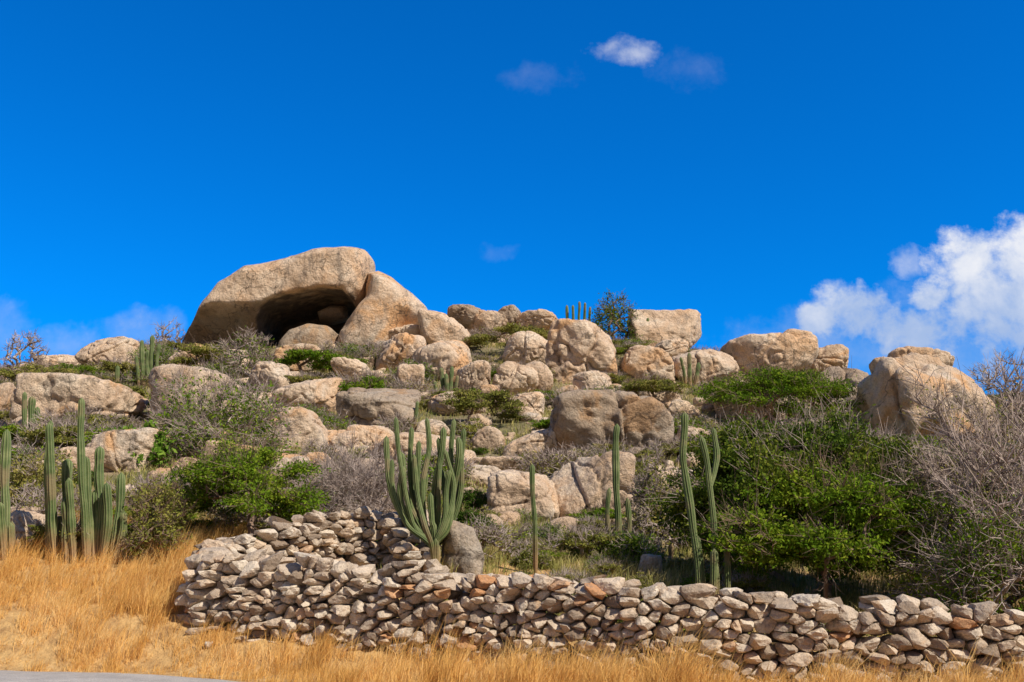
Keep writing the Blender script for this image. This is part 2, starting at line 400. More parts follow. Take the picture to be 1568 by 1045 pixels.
# ---------------------------------------------------------------- stone wall
def stone_wall(path,hts,bases,name,sx=.25,sz=.145,seed=1,both=True,thick=.2):
    r=np.random.default_rng(seed); P=np.array(path,float); seg=np.linalg.norm(np.diff(P,axis=0),axis=1); S=np.concatenate([[0],np.cumsum(seg)]); Lt=S[-1]
    K=1.6
    VV=[];FF=[];TT=[];off=0
    for layer in ((0,1) if both else (0,)):
        pts=[];z=-.12
        while z<max(hts)+.05:
            s=r.uniform(0,.2)
            while s<Lt:
                if r.random()>.2: pts.append((s+r.uniform(-.07,.07),z+r.uniform(-.065,.065)))
                s+=sx*r.uniform(.4,1.5)
            z+=sz*r.uniform(.65,1.25)
        pts=np.array(pts)
        def tp(pts): return np.interp(pts[:,0],S,hts)+.10*fbm(np.stack([pts[:,0]*2.2,0*pts[:,0],0*pts[:,0]],-1),2,seed)
        top=tp(pts); pts=pts[pts[:,1]<top-.04]; top=tp(pts)
        q2=pts*np.array([1,K])
        V0,F0=ico(3 if layer==0 else 2)
        for i,p in enumerate(q2):
            d=q2-p; L=np.hypot(d[:,0],d[:,1]); nb=np.where((L>1e-4)&(L<.62))[0]
            nr=[];hh=[]
            for j in nb: nr.append((d[j,0]/L[j],0,d[j,1]/L[j])); hh.append(max(L[j]/2*r.uniform(.88,1.03),.03))
            for a in ((1,0,0),(-1,0,0)): nr.append(a); hh.append(.27)
            nr.append((r.normal(0,.25),0,1)); hh.append(max(.06,min(.24,(top[i]-pts[i,1])*K+r.uniform(-.04,.09)))); nr.append((0,0,-1)); hh.append(.24)
            t=thick*r.uniform(.78,1.2)
            for sg in (-1,1):
                q=np.array([r.normal(0,.38),sg,r.normal(0,.38)]); q/=np.linalg.norm(q); nr.append(tuple(q)); hh.append(t)
                for _ in range(3):
                    q=np.array([r.normal(0,1),sg*.9,r.normal(0,.9)]); q/=np.linalg.norm(q); nr.append(tuple(q)); hh.append(t*r.uniform(.6,.95))
            nr=np.array(nr);hh=np.array(hh)
            dd=np.maximum(V0@nr.T,0)/hh; R=(dd**30).sum(1)**(-1/30); v=V0*R[:,None]
            v=v*(1+.10*vn(v*9+i*3.3,layer)+.07*vn(v*26+i,4))[:,None]
            v[:,2]/=K
            a=r.normal(0,.15); ca,sa=math.cos(a),math.sin(a)
            v=np.stack([v[:,0]*ca-v[:,2]*sa,v[:,1],v[:,0]*sa+v[:,2]*ca],-1)
            pp=pts[i]
            s=np.clip(pp[0],0,Lt-1e-3); k=min(np.searchsorted(S,s,side='right')-1,len(seg)-1)
            T=(P[k+1]-P[k])/seg[k]; Nn=np.array([-T[1],T[0]])
            o2=P[k]+T*(pp[0]-S[k])+Nn*((0 if layer==0 else thick*1.5)+r.normal(0,.03))
            bz=np.interp(pp[0],S,bases)
            W=np.empty_like(v); W[:,0]=o2[0]+T[0]*v[:,0]+Nn[0]*v[:,1]; W[:,1]=o2[1]+T[1]*v[:,0]+Nn[1]*v[:,1]; W[:,2]=bz+pp[1]+v[:,2]
            VV.append(W);FF.append(F0+off);off+=len(W);TT.append(np.full(len(W),r.random()))
    me=mk_mesh(name,np.vstack(VV),[np.vstack(FF)],[M_WALL],smooth=False,attrs={'tone':np.concatenate(TT)})
    return mk_obj(name,me)
stone_wall([(-5.45,19.3),(-5.5,17.55),(-1.5,16.3),(2.1,15),(7.5,14.5),(17,13.7)],[1.0,1.18,1.30,1.33,1.14,1.06],[1.1,.70,.30,.03,-.05,-.05],'stone_wall',seed=3)
stone_wall([(-5.4,18.2),(-4.36,19.0),(-3.2,19.9),(-2.5,20.2),(-1.75,19.0)],[.92,1.08,1.20,1.25,.35],[1.05,1.3,1.48,1.5,1.40],'stone_wall',seed=9,sx=.22,sz=.14)
# ---------------------------------------------------------------- loose stones on the hill
def stones(name,pos,size,mat,seed,n=2,flat=.7):
    r=np.random.default_rng(seed); VV=[];FF=[];TT=[];off=0
    shp=[rockshape(n,900+i,14,9)[0] for i in range(12)]; F0=ico(n)[1]
    for p,s in zip(pos,size):
        v=shp[r.integers(12)]*np.array([1,r.uniform(.6,1),r.uniform(.5,.9)*flat/.7])*s*.5
        a=r.uniform(0,6.28); c,sn=math.cos(a),math.sin(a)
        W=np.stack([v[:,0]*c-v[:,1]*sn,v[:,0]*sn+v[:,1]*c,v[:,2]],-1)
        W=W+(W*(.10*vn(W/s*4+p[0],3))[:,None])+p
        VV.append(W);FF.append(F0+off);off+=len(W);TT.append(np.full(len(W),r.random()*.9))
    return mk_obj(name,mk_mesh(name,np.vstack(VV),[np.vstack(FF)],[mat],attrs={'tone':np.concatenate(TT)}))
n=1300; y=rng.uniform(24,72,n); x=rng.uniform(-.56,.56,n)*y; s=rng.lognormal(-.95,.6,n).clip(.15,1.5)
stones('scattered_rocks',np.stack([x,y,terr(x,y)+s*.1],-1),s,M_GR2,5,3)
n=10; x=np.concatenate([rng.uniform(-5,5,2),rng.uniform(1.7,2.6,8)]); y=wall_line(x)-rng.uniform(.25,.5,n); s=rng.uniform(.12,.26,n)
stones('fallen_stones',np.stack([x,y,terr(x,y)+s*.1],-1),s,M_WALL,6,3)
# ---------------------------------------------------------------- shrubs
def tubes(p0,p1,r0,r1,sides=3):
    d=p1-p0; L=np.linalg.norm(d,axis=1)[:,None]; d=d/np.maximum(L,1e-6)
    ref=np.where(np.abs(d[:,2:3])>.9,np.array([[1.,0,0]]),np.array([[0,0,1.]]))
    u=np.cross(d,ref); u/=np.maximum(np.linalg.norm(u,axis=1)[:,None],1e-6); w=np.cross(d,u)
    V=[]
    for P,r in ((p0,r0),(p1,r1)):
        for k in range(sides):
            a=2*math.pi*k/sides; V.append(P+(u*math.cos(a)+w*math.sin(a))*r[:,None])
    V=np.stack(V,1); n=len(p0); b=(np.arange(n)*2*sides)[:,None]
    Fq=np.concatenate([np.stack([b[:,0]+k,b[:,0]+(k+1)%sides,b[:,0]+sides+(k+1)%sides,b[:,0]+sides+k],-1) for k in range(sides)])
    return V.reshape(-1,3),Fq
def leaves(C,size,r,flat=.5,asp=.45):
    n=len(C); a=r.normal(size=(n,3)); a/=np.linalg.norm(a,axis=1)[:,None]
    b=r.normal(size=(n,3)); b[:,2]*=flat; b=np.cross(a,b); b/=np.linalg.norm(b,axis=1)[:,None]
    s=(size*r.uniform(.6,1.3,n))[:,None]; a=a*s*.5; b=b*s*asp*.5
    V=np.stack([C-a,C+b,C+a,C-b],1).reshape(-1,3); return V,np.arange(4*n).reshape(n,4)
def grow(targets,bases,step,r,jit=.12):
    nodes=np.zeros((60000,3)); par=np.full(60000,-1); n=len(bases); nodes[:n]=bases
    o=np.argsort(np.linalg.norm((targets-bases.mean(0)),axis=1)); 
    for t in targets[o]:
        d=np.linalg.norm(nodes[:n]-t,axis=1); i=int(np.argmin(d)); dist=d[i]; k=max(1,int(dist/step)); a=nodes[i].copy(); pi=i
        for q in range(1,k+1):
            f=q/k; p=a+(t-a)*f+(r.normal(size=3)*jit*step if q<k else 0); p[2]+=.15*dist*math.sin(f*math.pi)*(.5)
            nodes[n]=p; par[n]=pi; pi=n; n+=1
    cnt=np.ones(n)
    for i in range(n-1,-1,-1):
        if par[i]>=0: cnt[par[i]]+=cnt[i]
    return nodes[:n],par[:n],cnt
def shrub_mesh(name,W,H,kind,seed,nt=160,nl=6000,ls=.07,twr=.008,ntw=900,woodmat=None,leafmat=None,D=None,twl=1.0):
    r=np.random.default_rng(seed); D=D or W*.85
    if kind=='acacia':
        ncl=max(9,int(nt/9)); a=r.uniform(0,6.283,ncl); rad=np.sqrt(r.random(ncl))*.92
        cz=H*(.95-.62*rad**2.2*r.uniform(.5,1.1,ncl)-.25*r.random(ncl)**2)
        cc=np.stack([np.cos(a)*rad*W/2,np.sin(a)*rad*D/2,cz],-1)
        ci=r.integers(0,ncl,nt); tg=cc[ci]+r.normal(size=(nt,3))*np.array([W*.07,D*.07,H*.05])
    elif kind=='dome':
        a=r.uniform(0,6.283,nt); e=np.arcsin(r.uniform(.02,1,nt)); rr=r.uniform(.45,1,nt)**.6*(1+.2*vn(np.stack([np.cos(a)*2,np.sin(a)*2,e*2],-1),seed))
        tg=np.stack([np.cos(a)*np.cos(e)*rr*W/2,np.sin(a)*np.cos(e)*rr*D/2,np.sin(e)*rr*H*.95],-1)
    else:
        a=r.uniform(0,6.283,nt); e=np.arcsin(r.uniform(.05,1,nt)); rr=r.uniform(.3,1,nt)**.5
        rr=rr*(1+.3*vn(np.stack([np.cos(a)*2,np.sin(a)*2,e*2],-1),seed))
        tg=np.stack([np.cos(a)*np.cos(e)*rr*W/2,np.sin(a)*np.cos(e)*rr*D/2,np.sin(e)**.8*rr*H],-1)
    tg[:,2]=np.clip(tg[:,2],.04*H,None)
    nb=3; bs=np.stack([r.normal(0,.03*W,nb),r.normal(0,.03*W,nb),np.full(nb,-.15)],-1)
    nd,par,cnt=grow(tg,bs,max(.12,.09*W/2),r)
    i=np.where(par>=0)[0]
    rad=twr*cnt**.42; rad=np.minimum(rad,.035*H+.03)
    V1,F1=tubes(nd[par[i]],nd[i],rad[i]*1.15,rad[i]*.95,4)
    s=r.integers(0,len(nd),ntw); s=s[nd[s][:,2]>.15*H]; c=np.array([0,0,H*.25])
    out=(nd[s]-c)/np.array([W/2,D/2,H*.75]); out/=np.maximum(np.linalg.norm(out,axis=1)[:,None],.2)
    dr=out*.8+r.normal(size=(len(s),3))*.55; dr[:,2]+=.15; dr/=np.linalg.norm(dr,axis=1)[:,None]
    ln=twl*(W*.085*r.uniform(.4,1.3,len(s)))[:,None]; a0=nd[s]; a1=a0+dr*ln; dr2=dr+r.normal(size=dr.shape)*.35; a2=a1+dr2*ln*.8
    q=r.integers(0,len(s),len(s)//1); dr3=dr[q]+r.normal(size=dr.shape)*.6; a3=a1[q]+dr3*ln[q]*.6
    o=np.full(len(s),twr)
    V2,F2=tubes(np.vstack([a0,a1,a1[q]]),np.vstack([a1,a2,a3]),np.concatenate([o,o*.75,o*.7]),np.concatenate([o*.75,o*.35,o*.35]),3)
    VV=[V1,V2];FF=[F1,F2+len(V1)];nw=len(F1)+len(F2); mi=[np.zeros(nw)]
    if nl:
        m=r.integers(0,nt,nl); 
        fl={'acacia':np.array([W*.045,D*.045,H*.035]),'dome':np.array([W*.05,D*.05,H*.06]),'bare':np.array([W*.06,D*.06,H*.06])}[kind]
        C=tg[m]+r.normal(size=(nl,3))*fl
        if kind=='acacia': keep=vn(C/np.array([W*.06,W*.06,H*.05]),seed)>-.3; C=C[keep]
        V3,F3=leaves(C,ls,r,.4); o3=len(V1)+len(V2); VV.append(V3); FF.append(F3+o3); mi.append(np.ones(len(F3)))
    Vt=np.vstack(VV); Vt[:,2]=np.maximum(Vt[:,2],-.25)
    return mk_mesh(name,Vt,FF,[woodmat or M_TW,leafmat or M_LG],smooth=False,matidx=np.concatenate(mi))
plants=[]
def hero(name,x0,y0,x1,y1,kind,seed,push=.0,yb=None,**kw):
    yb=(yb or hit((x0+x1)/2,y1))+push; c,m=at_dist((x0+x1)/2,y1,yb); W=(x1-x0)*m; H=(y1-y0)*m
    z=float(terr(c[0],c[1])); H=max(H,.4)+(c[2]-z); 
    mk_obj(name,shrub_mesh(name,W,H,kind,seed,**kw),(c[0],c[1],z))
    plants.append((c[0],c[1],W*.4))
hero('acacia_tree',250,690,482,838,'acacia',1,nt=260,nl=46000,ls=.075,twr=.006,ntw=1000,woodmat=M_BK,leafmat=M_LG)
hero('bare_bush',430,692,645,815,'bare',2,nt=380,nl=0,twr=.0065,ntw=3600,D=3)
hero('thorn_bush',225,590,430,705,'bare',3,nt=300,nl=6000,ls=.14,twr=.010,ntw=2000,leafmat=M_LG)
hero('leafy_shrub',160,640,262,716,'dome',4,nt=60,nl=1500,ls=.24,twr=.012,ntw=200,leafmat=M_LB,woodmat=M_BK)
hero('acacia_tree',1055,645,1410,925,'acacia',5,nt=460,nl=160000,ls=.085,twr=.006,ntw=1300,woodmat=M_TW,leafmat=M_LD,D=3.4,yb=19.6)
hero('acacia_tree',1100,725,1440,930,'acacia',55,nt=280,nl=90000,ls=.075,twr=.006,ntw=900,woodmat=M_BK,leafmat=M_LG,yb=17.9,D=2)
hero('bare_bush',1370,590,1700,935,'bare',6,nt=340,nl=3000,ls=.07,twr=.008,ntw=3000,D=3.2,leafmat=M_LY,yb=18.4)
hero('bare_bush',1410,640,1720,900,'bare',66,nt=70,nl=300,ls=.07,twr=.010,ntw=700,D=2.4,leafmat=M_LY,yb=16.8,twl=1.6)
hero('thorn_bush',1400,760,1700,940,'bare',17,nt=260,nl=16000,ls=.07,twr=.007,ntw=1300,D=2.5,leafmat=M_LG,yb=17)
hero('acacia_tree',1080,568,1312,662,'acacia',7,nt=260,nl=38000,ls=.13,twr=.012,ntw=500,woodmat=M_BK,leafmat=M_LG)
hero('windswept_tree',898,450,985,512,'dome',8,nt=130,nl=5000,ls=.16,twr=.02,ntw=300,woodmat=M_BK,leafmat=M_LD)
hero('acacia_tree',725,500,845,540,'acacia',9,nt=120,nl=14000,ls=.16,twr=.012,ntw=200,woodmat=M_BK,leafmat=M_LY)
hero('acacia_tree',505,575,600,630,'acacia',10,nt=100,nl=10000,ls=.13,twr=.015,ntw=200,woodmat=M_BK,leafmat=M_LG)
hero('acacia_tree',680,598,795,655,'acacia',11,nt=120,nl=12000,ls=.12,twr=.012,ntw=300,woodmat=M_BK,leafmat=M_LY)
hero('acacia_tree',10,560,120,605,'acacia',21,nt=100,nl=9000,ls=.15,twr=.012,ntw=200,woodmat=M_BK,leafmat=M_LY)
hero('acacia_tree',420,535,520,580,'acacia',22,nt=100,nl=9000,ls=.15,twr=.012,ntw=200,woodmat=M_BK,leafmat=M_LG)
hero('acacia_tree',1110,655,1300,735,'acacia',23,nt=160,nl=26000,ls=.10,twr=.010,ntw=500,woodmat=M_BK,leafmat=M_LY)
hero('acacia_tree',940,585,1050,622,'acacia',24,nt=120,nl=12000,ls=.14,twr=.010,ntw=200,woodmat=M_BK,leafmat=M_LY)
hero('acacia_tree',250,530,350,575,'acacia',25,nt=120,nl=12000,ls=.15,twr=.010,ntw=200,woodmat=M_BK,leafmat=M_LY)
hero('acacia_tree',130,590,235,640,'acacia',26,nt=120,nl=12000,ls=.13,twr=.010,ntw=200,woodmat=M_BK,leafmat=M_LY)
hero('bare_bush',0,505,70,580,'bare',12,nt=120,nl=0,twr=.018,ntw=500)
hero('bare_bush',225,490,285,540,'bare',13,nt=90,nl=0,twr=.018,ntw=350)
hero('bare_bush',1490,540,1600,640,'bare',14,nt=150,nl=0,twr=.016,ntw=600)
hero('bare_bush',335,510,425,580,'bare',15,nt=180,nl=1200,ls=.15,twr=.015,ntw=800,leafmat=M_LG)
hero('bare_bush',960,700,1060,850,'bare',18,nt=260,nl=2000,ls=.10,twr=.008,ntw=1800,leafmat=M_LY)
hero('thorn_bush',0,690,110,790,'bare',19,nt=200,nl=7000,ls=.10,twr=.008,ntw=900,leafmat=M_LY)
hero('thorn_bush',190,740,290,860,'bare',20,nt=160,nl=3500,ls=.08,twr=.007,ntw=900,leafmat=M_LY,woodmat=M_BK)
variants=[]
spec=[('bare',3,1.3,140,900,M_TW,M_LY,650),('bare',3,1.2,140,3000,M_TW,M_LG,500),('acacia',3.4,1.3,150,13000,M_BK,M_LG,200),('acacia',3.4,1.2,130,10000,M_TW,M_LY,400),
('dome',2.4,1.2,110,8000,M_BK,M_LD,200),('dome',2.4,1.0,110,7000,M_TW,M_LY,400),('acacia',3,1.1,130,11000,M_BK,M_LG,200),('bare',2.0,.9,90,1200,M_TW,M_LY,500)]
for i,(k,w,h,nt,nl,wm,lm,tw) in enumerate(spec):
    variants.append((shrub_mesh('scrub_variant',w,h,k,100+i,nt=nt,nl=nl,ls=.12,twr=.012,ntw=tw,woodmat=wm,leafmat=lm),w,h))
def blocked(x,y,w,h):
    z=float(terr(x,y,False)); 
    for (rx,ry,ra,rb,x0,y0,x1,y1,yh) in rocks:
        if ((x-rx)/(ra+.1*w))**2+((y-ry)/(rb+.1*w))**2<1: return True
        if y<ry:
            dep=y*CT+(z+h*.8-EYE)*ST; cy=(-(y)*ST+(z+h*.8-EYE)*CT)/dep; px=784+F*x/dep; py=522.5-F*cy
            hw=w*.3*F/dep
            if px+hw>x0+.1*(x1-x0) and px-hw<x1-.1*(x1-x0) and py<y0+.6*(y1-y0) and (y1-y0)*(x1-x0)>1800: return True
    return False
E=empty('hillside_scrub'); cnt=0
for t in range(6500):
    y=rng.uniform(21,76); x=rng.uniform(-.6,.6)*(y+3)
    if y-wall_line(x)<4 and x>-7: continue
    sc=rng.uniform(.35,1.05)*(1 if y>30 else .7); v=variants[rng.integers(len(variants))]
    if blocked(x,y,v[1]*sc,v[2]*sc): continue
    if any((x-a)**2+(y-b)**2<(c+.2*sc)**2 for a,b,c in plants): continue
    mk_obj('scrub',v[0],(x,y,float(terr(x,y))-.05),E,rng.uniform(0,6.28),(sc,sc,sc*rng.uniform(.7,1.0))); cnt+=1
    if cnt>950: break
print('scrub',cnt)
# ---------------------------------------------------------------- grasses
def blades(P,h,w,r,lean=.35,wind=(.12,0)):
    n=len(P); a=r.uniform(0,6.283,n); dx=np.stack([np.cos(a),np.sin(a),0*a],-1); l=np.abs(r.normal(0,lean,n))[:,None]
    b=r.uniform(0,6.283,n); side=np.stack([np.cos(b),np.sin(b),0*b],-1)*w[:,None]*.5
    wv=np.array([wind[0],wind[1],0]); up=np.array([0,0,1.]); h=h[:,None]
    m=P+up*h*.55+(dx*l+wv)*h*.35; t=P+up*h*(1-.3*l)+(dx*l+wv)*h*1.05
    V=np.stack([P-side,P+side,m-side*.8,m+side*.8,t-side*.15,t+side*.15],1).reshape(-1,3); k=(np.arange(n)*6)[:,None]
    return V,np.vstack([k+np.array([0,1,3,2]),k+np.array([2,3,5,4])])
r=np.random.default_rng(11)
nt=15000; x=r.uniform(-13.5,12.5,nt); y=r.uniform(9,25,nt); s=y-wall_line(x)
ok=(y>road_edge(x)+.05)&(np.abs(x)<.58*y+1)&(((s<-.2)&(x>-5.8))|(x<=-5.8))
dens=.7*vn(np.stack([x*.9,y*.9,0*x],-1),2)+.5*vn(np.stack([x*2.4,y*2.4,0*x],-1),6)
ok&=(dens+r.uniform(-.6,1.2,nt)>-.3)
x,y,dens=x[ok],y[ok],dens[ok]; nb=28; print('tufts',len(x))
hh=(.24+.34*np.clip(dens+.4,0,1.3))*r.uniform(.5,1.4,len(x))
hh*=np.clip((y-road_edge(x))/.8,.35,1)
bx=np.repeat(x,nb)+r.normal(0,.06,len(x)*nb); by=np.repeat(y,nb)+r.normal(0,.06,len(x)*nb); bh=np.repeat(hh,nb)*r.uniform(.5,1.25,len(x)*nb)
V,Fq=blades(np.stack([bx,by,terr(bx,by)-.02],-1),bh,r.uniform(.004,.009,len(bx)),r,.5,(.25,0))
mk_obj('dry_grass',mk_mesh('dry_grass',V,[Fq],[M_STRAW],smooth=False))
nt=5200; x=r.uniform(-14,16,nt); y=r.uniform(16,32,nt); s=y-wall_line(x); ok=((s>.5)&(x>-6))|(y>23); ok&=np.abs(x)<.6*y; x,y=x[ok],y[ok]; nb=24
hh=r.uniform(.12,.42,len(x)); bx=np.repeat(x,nb)+r.normal(0,.1,len(x)*nb); by=np.repeat(y,nb)+r.normal(0,.1,len(x)*nb); bh=np.repeat(hh,nb)*r.uniform(.5,1.2,len(x)*nb)
V,Fq=blades(np.stack([bx,by,terr(bx,by)-.02],-1),bh,r.uniform(.008,.018,len(bx)),r,.45)
mk_obj('weeds',mk_mesh('weeds',V,[Fq],[M_WEED],smooth=False))
nt=9000; y=r.uniform(30,76,nt); x=r.uniform(-.58,.58,nt)*y; nb=14
hh=r.uniform(.15,.45,nt); bx=np.repeat(x,nb)+r.normal(0,.2,nt*nb); by=np.repeat(y,nb)+r.normal(0,.2,nt*nb); bh=np.repeat(hh,nb)*r.uniform(.5,1.2,nt*nb)
V,Fq=blades(np.stack([bx,by,terr(bx,by)-.02],-1),bh,r.uniform(.02,.04,len(bx)),r,.5)
mk_obj('hill_grass',mk_mesh('hill_grass',V,[Fq],[M_WEED],smooth=False))
for i in range(26):
    x=float(r.uniform(-1.2,5.2)); y=float(wall_line(x)+r.uniform(1.2,7)); sc=float(r.uniform(.22,.45)); v=variants[[3,5,6,1,5,7][i%6]][0]
    mk_obj('low_weed_clump',v,(x,y,float(terr(x,y))-.03),E,float(r.uniform(0,6)),(sc,sc,sc*.9))
# ---------------------------------------------------------------- cacti
def smooth_path(P,step):
    P=np.array(P,float)
    if len(P)==2: P=np.array([P[0],(P[0]*2+P[1])/3,(P[0]+P[1]*2)/3,P[1]])
    Q=np.vstack([2*P[0]-P[1],P,2*P[-1]-P[-2]]); out=[]
    for i in range(1,len(Q)-2):
        n=max(2,int(np.linalg.norm(Q[i+1]-Q[i])/step))
        for k in range(n):
            t=k/n; out.append(.5*((2*Q[i])+(-Q[i-1]+Q[i+1])*t+(2*Q[i-1]-5*Q[i]+4*Q[i+1]-Q[i+2])*t*t+(-Q[i-1]+3*Q[i]-3*Q[i+1]+Q[i+2])*t**3))
    out.append(Q[-2]); return np.array(out)
def cactus(base,arms,rad=.085,yb=None,spread=.35,seed=0,name='cactus',push=0,wob=None):
    r=np.random.default_rng(seed+int(base[0])); yb=(yb or hit(*base))+push; c,m=at_dist(base[0],base[1],yb); z0=float(terr(c[0],c[1]))
    VV=[];FF=[];RB=[];HH=[];off=0; ribs=8; ns=ribs*4; th=np.arange(ns)*2*math.pi/ns
    for ai,arm in enumerate(arms):
        dy=r.uniform(-spread,spread)
        pts=[]
        for i,q in enumerate(arm):
            w,_=at_dist(q[0],q[1],yb); f=min(1,i/1.5); pts.append([w[0]-c[0],dy*(.3+.7*f),w[2]-z0])
        pts[0][2]=min(pts[0][2],-.1) if abs(arm[0][1]-base[1])<30 else pts[0][2]
        P=smooth_path(pts,.07); n=len(P)
        wo=wob or (.04 if P[-1,2]>1.5 else .01)
        P[:,:2]+=wo*np.stack([vn(np.stack([P[:,2]*1.2,0*P[:,2]+ai,0*P[:,2]],-1),1),vn(np.stack([P[:,2]*1.2,0*P[:,2]+ai,0*P[:,2]+5],-1),2)],-1)
        T=np.gradient(P,axis=0); T/=np.linalg.norm(T,axis=1)[:,None]
        s=np.concatenate([[0],np.cumsum(np.linalg.norm(np.diff(P,axis=0),axis=1))]); Rm=rad*r.uniform(.75,1.15)
        R=Rm*(.75+.25*np.clip(s/.6,0,1))*(1+.14*vn(np.stack([s*3.3,0*s+ai,0*s],-1),7))
        te=np.clip((s[-1]-s)/(Rm*2.2),0,1); R=R*np.sqrt(1-(1-te)**2+.002)
        u=np.cross(T,np.array([0,1,0.01])); u/=np.linalg.norm(u,axis=1)[:,None]; w=np.cross(T,u)
        prof=1+.2*np.cos(ribs*th)
        V=P[:,None,:]+(u[:,None,:]*np.cos(th)[None,:,None]+w[:,None,:]*np.sin(th)[None,:,None])*(R[:,None]*prof[None,:])[:,:,None]
        I=off+np.arange(n*ns).reshape(n,ns); J=np.roll(I,-1,1)
        FF.append(np.stack([I[:-1],J[:-1],J[1:],I[1:]],-1).reshape(-1,4)); VV.append(V.reshape(-1,3)); off+=n*ns
        RB.append(np.tile(np.cos(ribs*th),n)); HH.append(np.repeat(P[:,2],ns))
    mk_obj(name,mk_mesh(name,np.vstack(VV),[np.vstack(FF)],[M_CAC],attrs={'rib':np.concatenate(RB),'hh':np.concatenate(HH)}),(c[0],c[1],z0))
cactus((5,858),[[(5,858),(4,760),(5,655)],[(16,858),(16,800)],[(10,858),(10,770)]],rad=.075)
cactus((80,860),[[(72,860),(72,740),(74,642)],[(84,860),(85,740),(84,650)],[(78,860),(77,800),(78,720)],[(90,860),(89,800),(88,790)]],rad=.08,spread=.3)
cactus((104,863),[[(97,862),(97,780),(98,700)],[(112,862),(114,800),(112,733)],[(104,862),(105,800),(104,762)],[(120,862),(124,800),(124,715)]],rad=.085,spread=.4)
cactus((142,862),[[(134,862),(136,750),(132,612)],[(143,862),(143,800),(143,750)],[(149,860),(151,770),(148,682)],[(138,862),(138,780),(139,700)]],rad=.08,spread=.3)
cactus((168,862),[[(157,862),(163,800),(161,755)],[(165,860),(177,790),(180,722)],[(172,862),(186,820),(188,782)],[(160,862),(170,800),(171,740)]],rad=.075,spread=.3)
cactus((25,850),[[(24,852),(25,798)],[(60,852),(60,812)],[(35,852),(36,825)],[(48,852),(48,800)]],rad=.06)
cactus((47,684),[[(46,684),(49,606)],[(37,684),(38,600)],[(56,684),(55,622)]],rad=.12)
cactus((226,594),[[(220,594),(217,520)],[(230,594),(231,512)],[(238,594),(243,526)],[(214,594),(209,545)],[(226,594),(225,535)],[(180,590),(181,560)]],rad=.11)
tips=[(592,664,600,740),(607,640,616,720),(610,690,622,750),(630,650,628,730),(641,700,648,760),(655,640,650,740),(668,668,672,740),(684,690,690,750),(697,638,692,720),(706,690,704,752),(709,650,700,740),(650,720,640,775),(672,715,676,770),(622,715,615,765),(690,720,684,780),(664,755,660,800),(636,672,634,745),(676,652,668,742),(600,704,608,760),(698,668,698,740)]
cactus((664,868),[[(664,868),(663,838),(664+(mx-664)*.62,806),(mx,my),(tx,ty)] for tx,ty,mx,my in tips]+[[(662,868),(664,815)],[(668,868),(672,825)]],rad=.050,spread=.6,push=-.6,wob=.07)
cactus((818,880),[[(819,880),(818,800),(817,712)]],rad=.05)
cactus((946,856),[[(946,856),(945,760),(944,650)],[(946,835),(930,815),(928,780),(931,748)],[(947,840),(962,815),(962,790),(960,762)]],rad=.058)
cactus((1080,898),[[(1072,898),(1066,810),(1056,730),(1050,690),(1050,628)],[(1096,898),(1094,820),(1087,740),(1082,700),(1073,666)],[(1088,745),(1096,715),(1101,690),(1099,652)],[(1114,900),(1116,832)],[(1088,898),(1092,840)],[(1082,898),(1075,850),(1072,820)]],rad=.05,spread=.2,yb=17.4)
cactus((683,614),[[(680,614),(676,562)],[(688,614),(692,560)],[(672,614),(664,582)],[(694,614),(701,574)],[(684,614),(684,572)]],rad=.09)
cactus((1058,592),[[(1050,592),(1042,548)],[(1056,592),(1055,540)],[(1064,592),(1070,555)]],rad=.10)
cactus((885,500),[[(870,500),(869,466)],[(878,500),(877,468)],[(886,500),(887,462)],[(894,500),(896,464)],[(902,500),(904,470)]],rad=.09)
cactus((978,530),[[(972,530),(962,490)],[(978,530),(976,480)],[(984,530),(992,488)],[(980,530),(984,478)]],rad=.10)
cactus((918,694),[[(915,694),(903,670),(898,648)],[(920,694),(912,660),(910,632)],[(924,694),(932,665),(936,630)],[(928,694),(945,680),(952,655)],[(920,694),(924,650)]],rad=.07,push=-1.5)
cactus((1020,862),[[(1016,862),(1013,825)],[(1024,862),(1026,832)]],rad=.06)
cactus((245,856),[[(244,856),(242,810),(238,770)],[(250,856),(255,800)],[(240,856),(228,815)]],rad=.07)
cactus((628,664),[[(626,664),(618,610)],[(634,664),(640,615)]],rad=.08)
# ---------------------------------------------------------------- sky and clouds
sd=Vector((.76,-.65,0)).normalized(); el=math.radians(45); sun_dir=Vector((sd.x*math.cos(el),sd.y*math.cos(el),math.sin(el)))
N=NT('World',True)
sky=N.n('ShaderNodeTexSky',sky_type='NISHITA'); sky.sun_disc=False; sky.sun_elevation=el; sky.sun_rotation=math.atan2(sun_dir.x,sun_dir.y); sky.air_density=1.0; sky.dust_density=.3; sky.ozone_density=2.0
skyc=N.mix(1.0,sky.outputs[0],(.006,.78,1.74),'MULTIPLY')
tc=N.n('ShaderNodeTexCoord'); sp=N.n('ShaderNodeSeparateXYZ'); N.set(sp.inputs[0],tc.outputs['Generated'])
yy=N.math('MAXIMUM',sp.outputs['Y'],.08); U0=N.math('DIVIDE',sp.outputs['X'],yy); W0=N.math('DIVIDE',sp.outputs['Z'],yy)
cv=N.n('ShaderNodeCombineXYZ'); N.set(cv.inputs[0],U0); N.set(cv.inputs[1],W0)
wc=N.n('ShaderNodeSeparateXYZ'); N.set(wc.inputs[0],N.noise(cv.outputs[0],22,5,.6,0,True))
U=N.math('ADD',U0,N.math('MULTIPLY',N.math('SUBTRACT',wc.outputs[0],.5),.055)); W=N.math('ADD',W0,N.math('MULTIPLY',N.math('SUBTRACT',wc.outputs[1],.5),.045))
n1=N.noise(cv.outputs[0],15,6,.6,.2); n2=N.noise(cv.outputs[0],48,5,.62,.1)
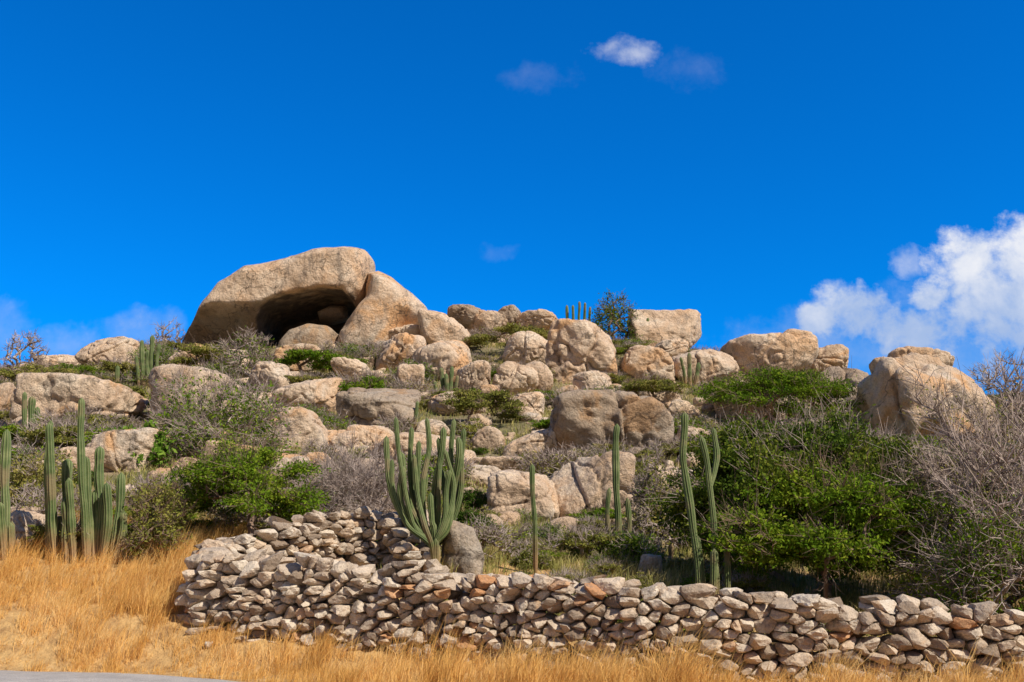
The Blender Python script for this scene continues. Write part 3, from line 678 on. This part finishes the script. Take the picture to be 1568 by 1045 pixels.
nn=N.math('ADD',N.math('MULTIPLY',N.math('SUBTRACT',n1,.5),3.2),N.math('MULTIPLY',N.math('SUBTRACT',n2,.5),2.2))
def blob(px,py,a,b):
    d=bearing(px,py); u0,w0=d[0]/d[1],d[2]/d[1]; a/=F;b/=F
    e=N.math('ADD',N.math('POWER',N.math('ABSOLUTE',N.math('DIVIDE',N.math('SUBTRACT',U,u0),a)),2.0),N.math('POWER',N.math('ABSOLUTE',N.math('DIVIDE',N.math('SUBTRACT',W,w0),b)),2.0))
    return N.math('SUBTRACT',1.0,e)
def group(bl,amp,lo,hi,op):
    g=None
    for b in bl:
        v=N.math('MAXIMUM',blob(*b),-2.0); g=v if g is None else N.math('MAXIMUM',g,v)
    return N.math('MULTIPLY',N.mr(N.math('ADD',g,N.math('MULTIPLY',nn,amp)),lo,hi),op)
big=group([(1545,470,150,130),(1495,400,70,66),(1575,390,95,66),(1310,478,85,50),(1250,490,50,28),(1410,505,130,50),(1430,450,46,36)],.65,-.1,.95,.97)
haze=group([(1430,530,320,65),(1250,515,90,50),(1500,500,200,90),(1385,400,34,26)],.6,-.4,1.7,.55)
sm=group([(960,84,66,36)],.6,.0,2.0,.72)
f1=group([(1040,104,80,44),(830,120,90,34),(765,388,32,18)],.8,.1,2.6,.10)
lf=group([(212,502,75,40),(-5,505,65,60),(95,522,75,36)],.5,-.2,1.9,.6)
tot=N.math('MAXIMUM',N.math('MAXIMUM',big,haze),N.math('MAXIMUM',N.math('MAXIMUM',sm,f1),lf))
shade=N.mr(N.math('ADD',N.math('SUBTRACT',W,bearing(1400,430)[2]/bearing(1400,430)[1]),N.math('MULTIPLY',N.math('SUBTRACT',n1,.5),.28)),-.07,.07)
cc=N.mix(shade,(3.9,5.2,7.9),(8.9,9.0,9.4))
front=N.math('MULTIPLY',tot,N.mr(sp.outputs['Y'],.1,.3))
c1=N.mix(front,skyc,cc)
nb=N.noise(tc.outputs['Generated'],2.6,4,.6,.3)
bk_fill=N.math('MULTIPLY',N.mr(nb,.42,.64),N.mr(sp.outputs['Y'],.25,-.25))
c2=N.mix(bk_fill,c1,(3.0,2.7,2.5))  # unseen cloud behind the camera, added as neutral fill light
c2=N.mix(N.mr(sp.outputs['Y'],.15,-.3,0,.6),c2,(1.4,1.4,1.6))  # added haze behind the camera, keeps the fill less blue
bg=N.n('ShaderNodeBackground'); N.set(bg.inputs[0],c2); bg.inputs[1].default_value=.1
o=N.n('ShaderNodeOutputWorld'); N.t.links.new(bg.outputs[0],o.inputs[0])
sl=bpy.data.lights.new('sun','SUN'); sl.energy=5.0; sl.angle=math.radians(.5); sl.color=(1,.94,.84)
so=bpy.data.objects.new('sun',sl); scene.collection.objects.link(so); so.rotation_euler=sun_dir.to_track_quat('Z','Y').to_euler(); so.location=(30,-20,60)
# ---------------------------------------------------------------- camera
cam=bpy.data.cameras.new('camera'); cam.lens=35; cam.sensor_width=36; cam.clip_end=8000; cam.clip_start=.1
co=bpy.data.objects.new('camera',cam); scene.collection.objects.link(co); co.location=(0,0,EYE); co.rotation_euler=(math.radians(90)+TH,0,0); scene.camera=co
scene.view_settings.view_transform='Standard'; scene.view_settings.look='None'; scene.view_settings.exposure=0
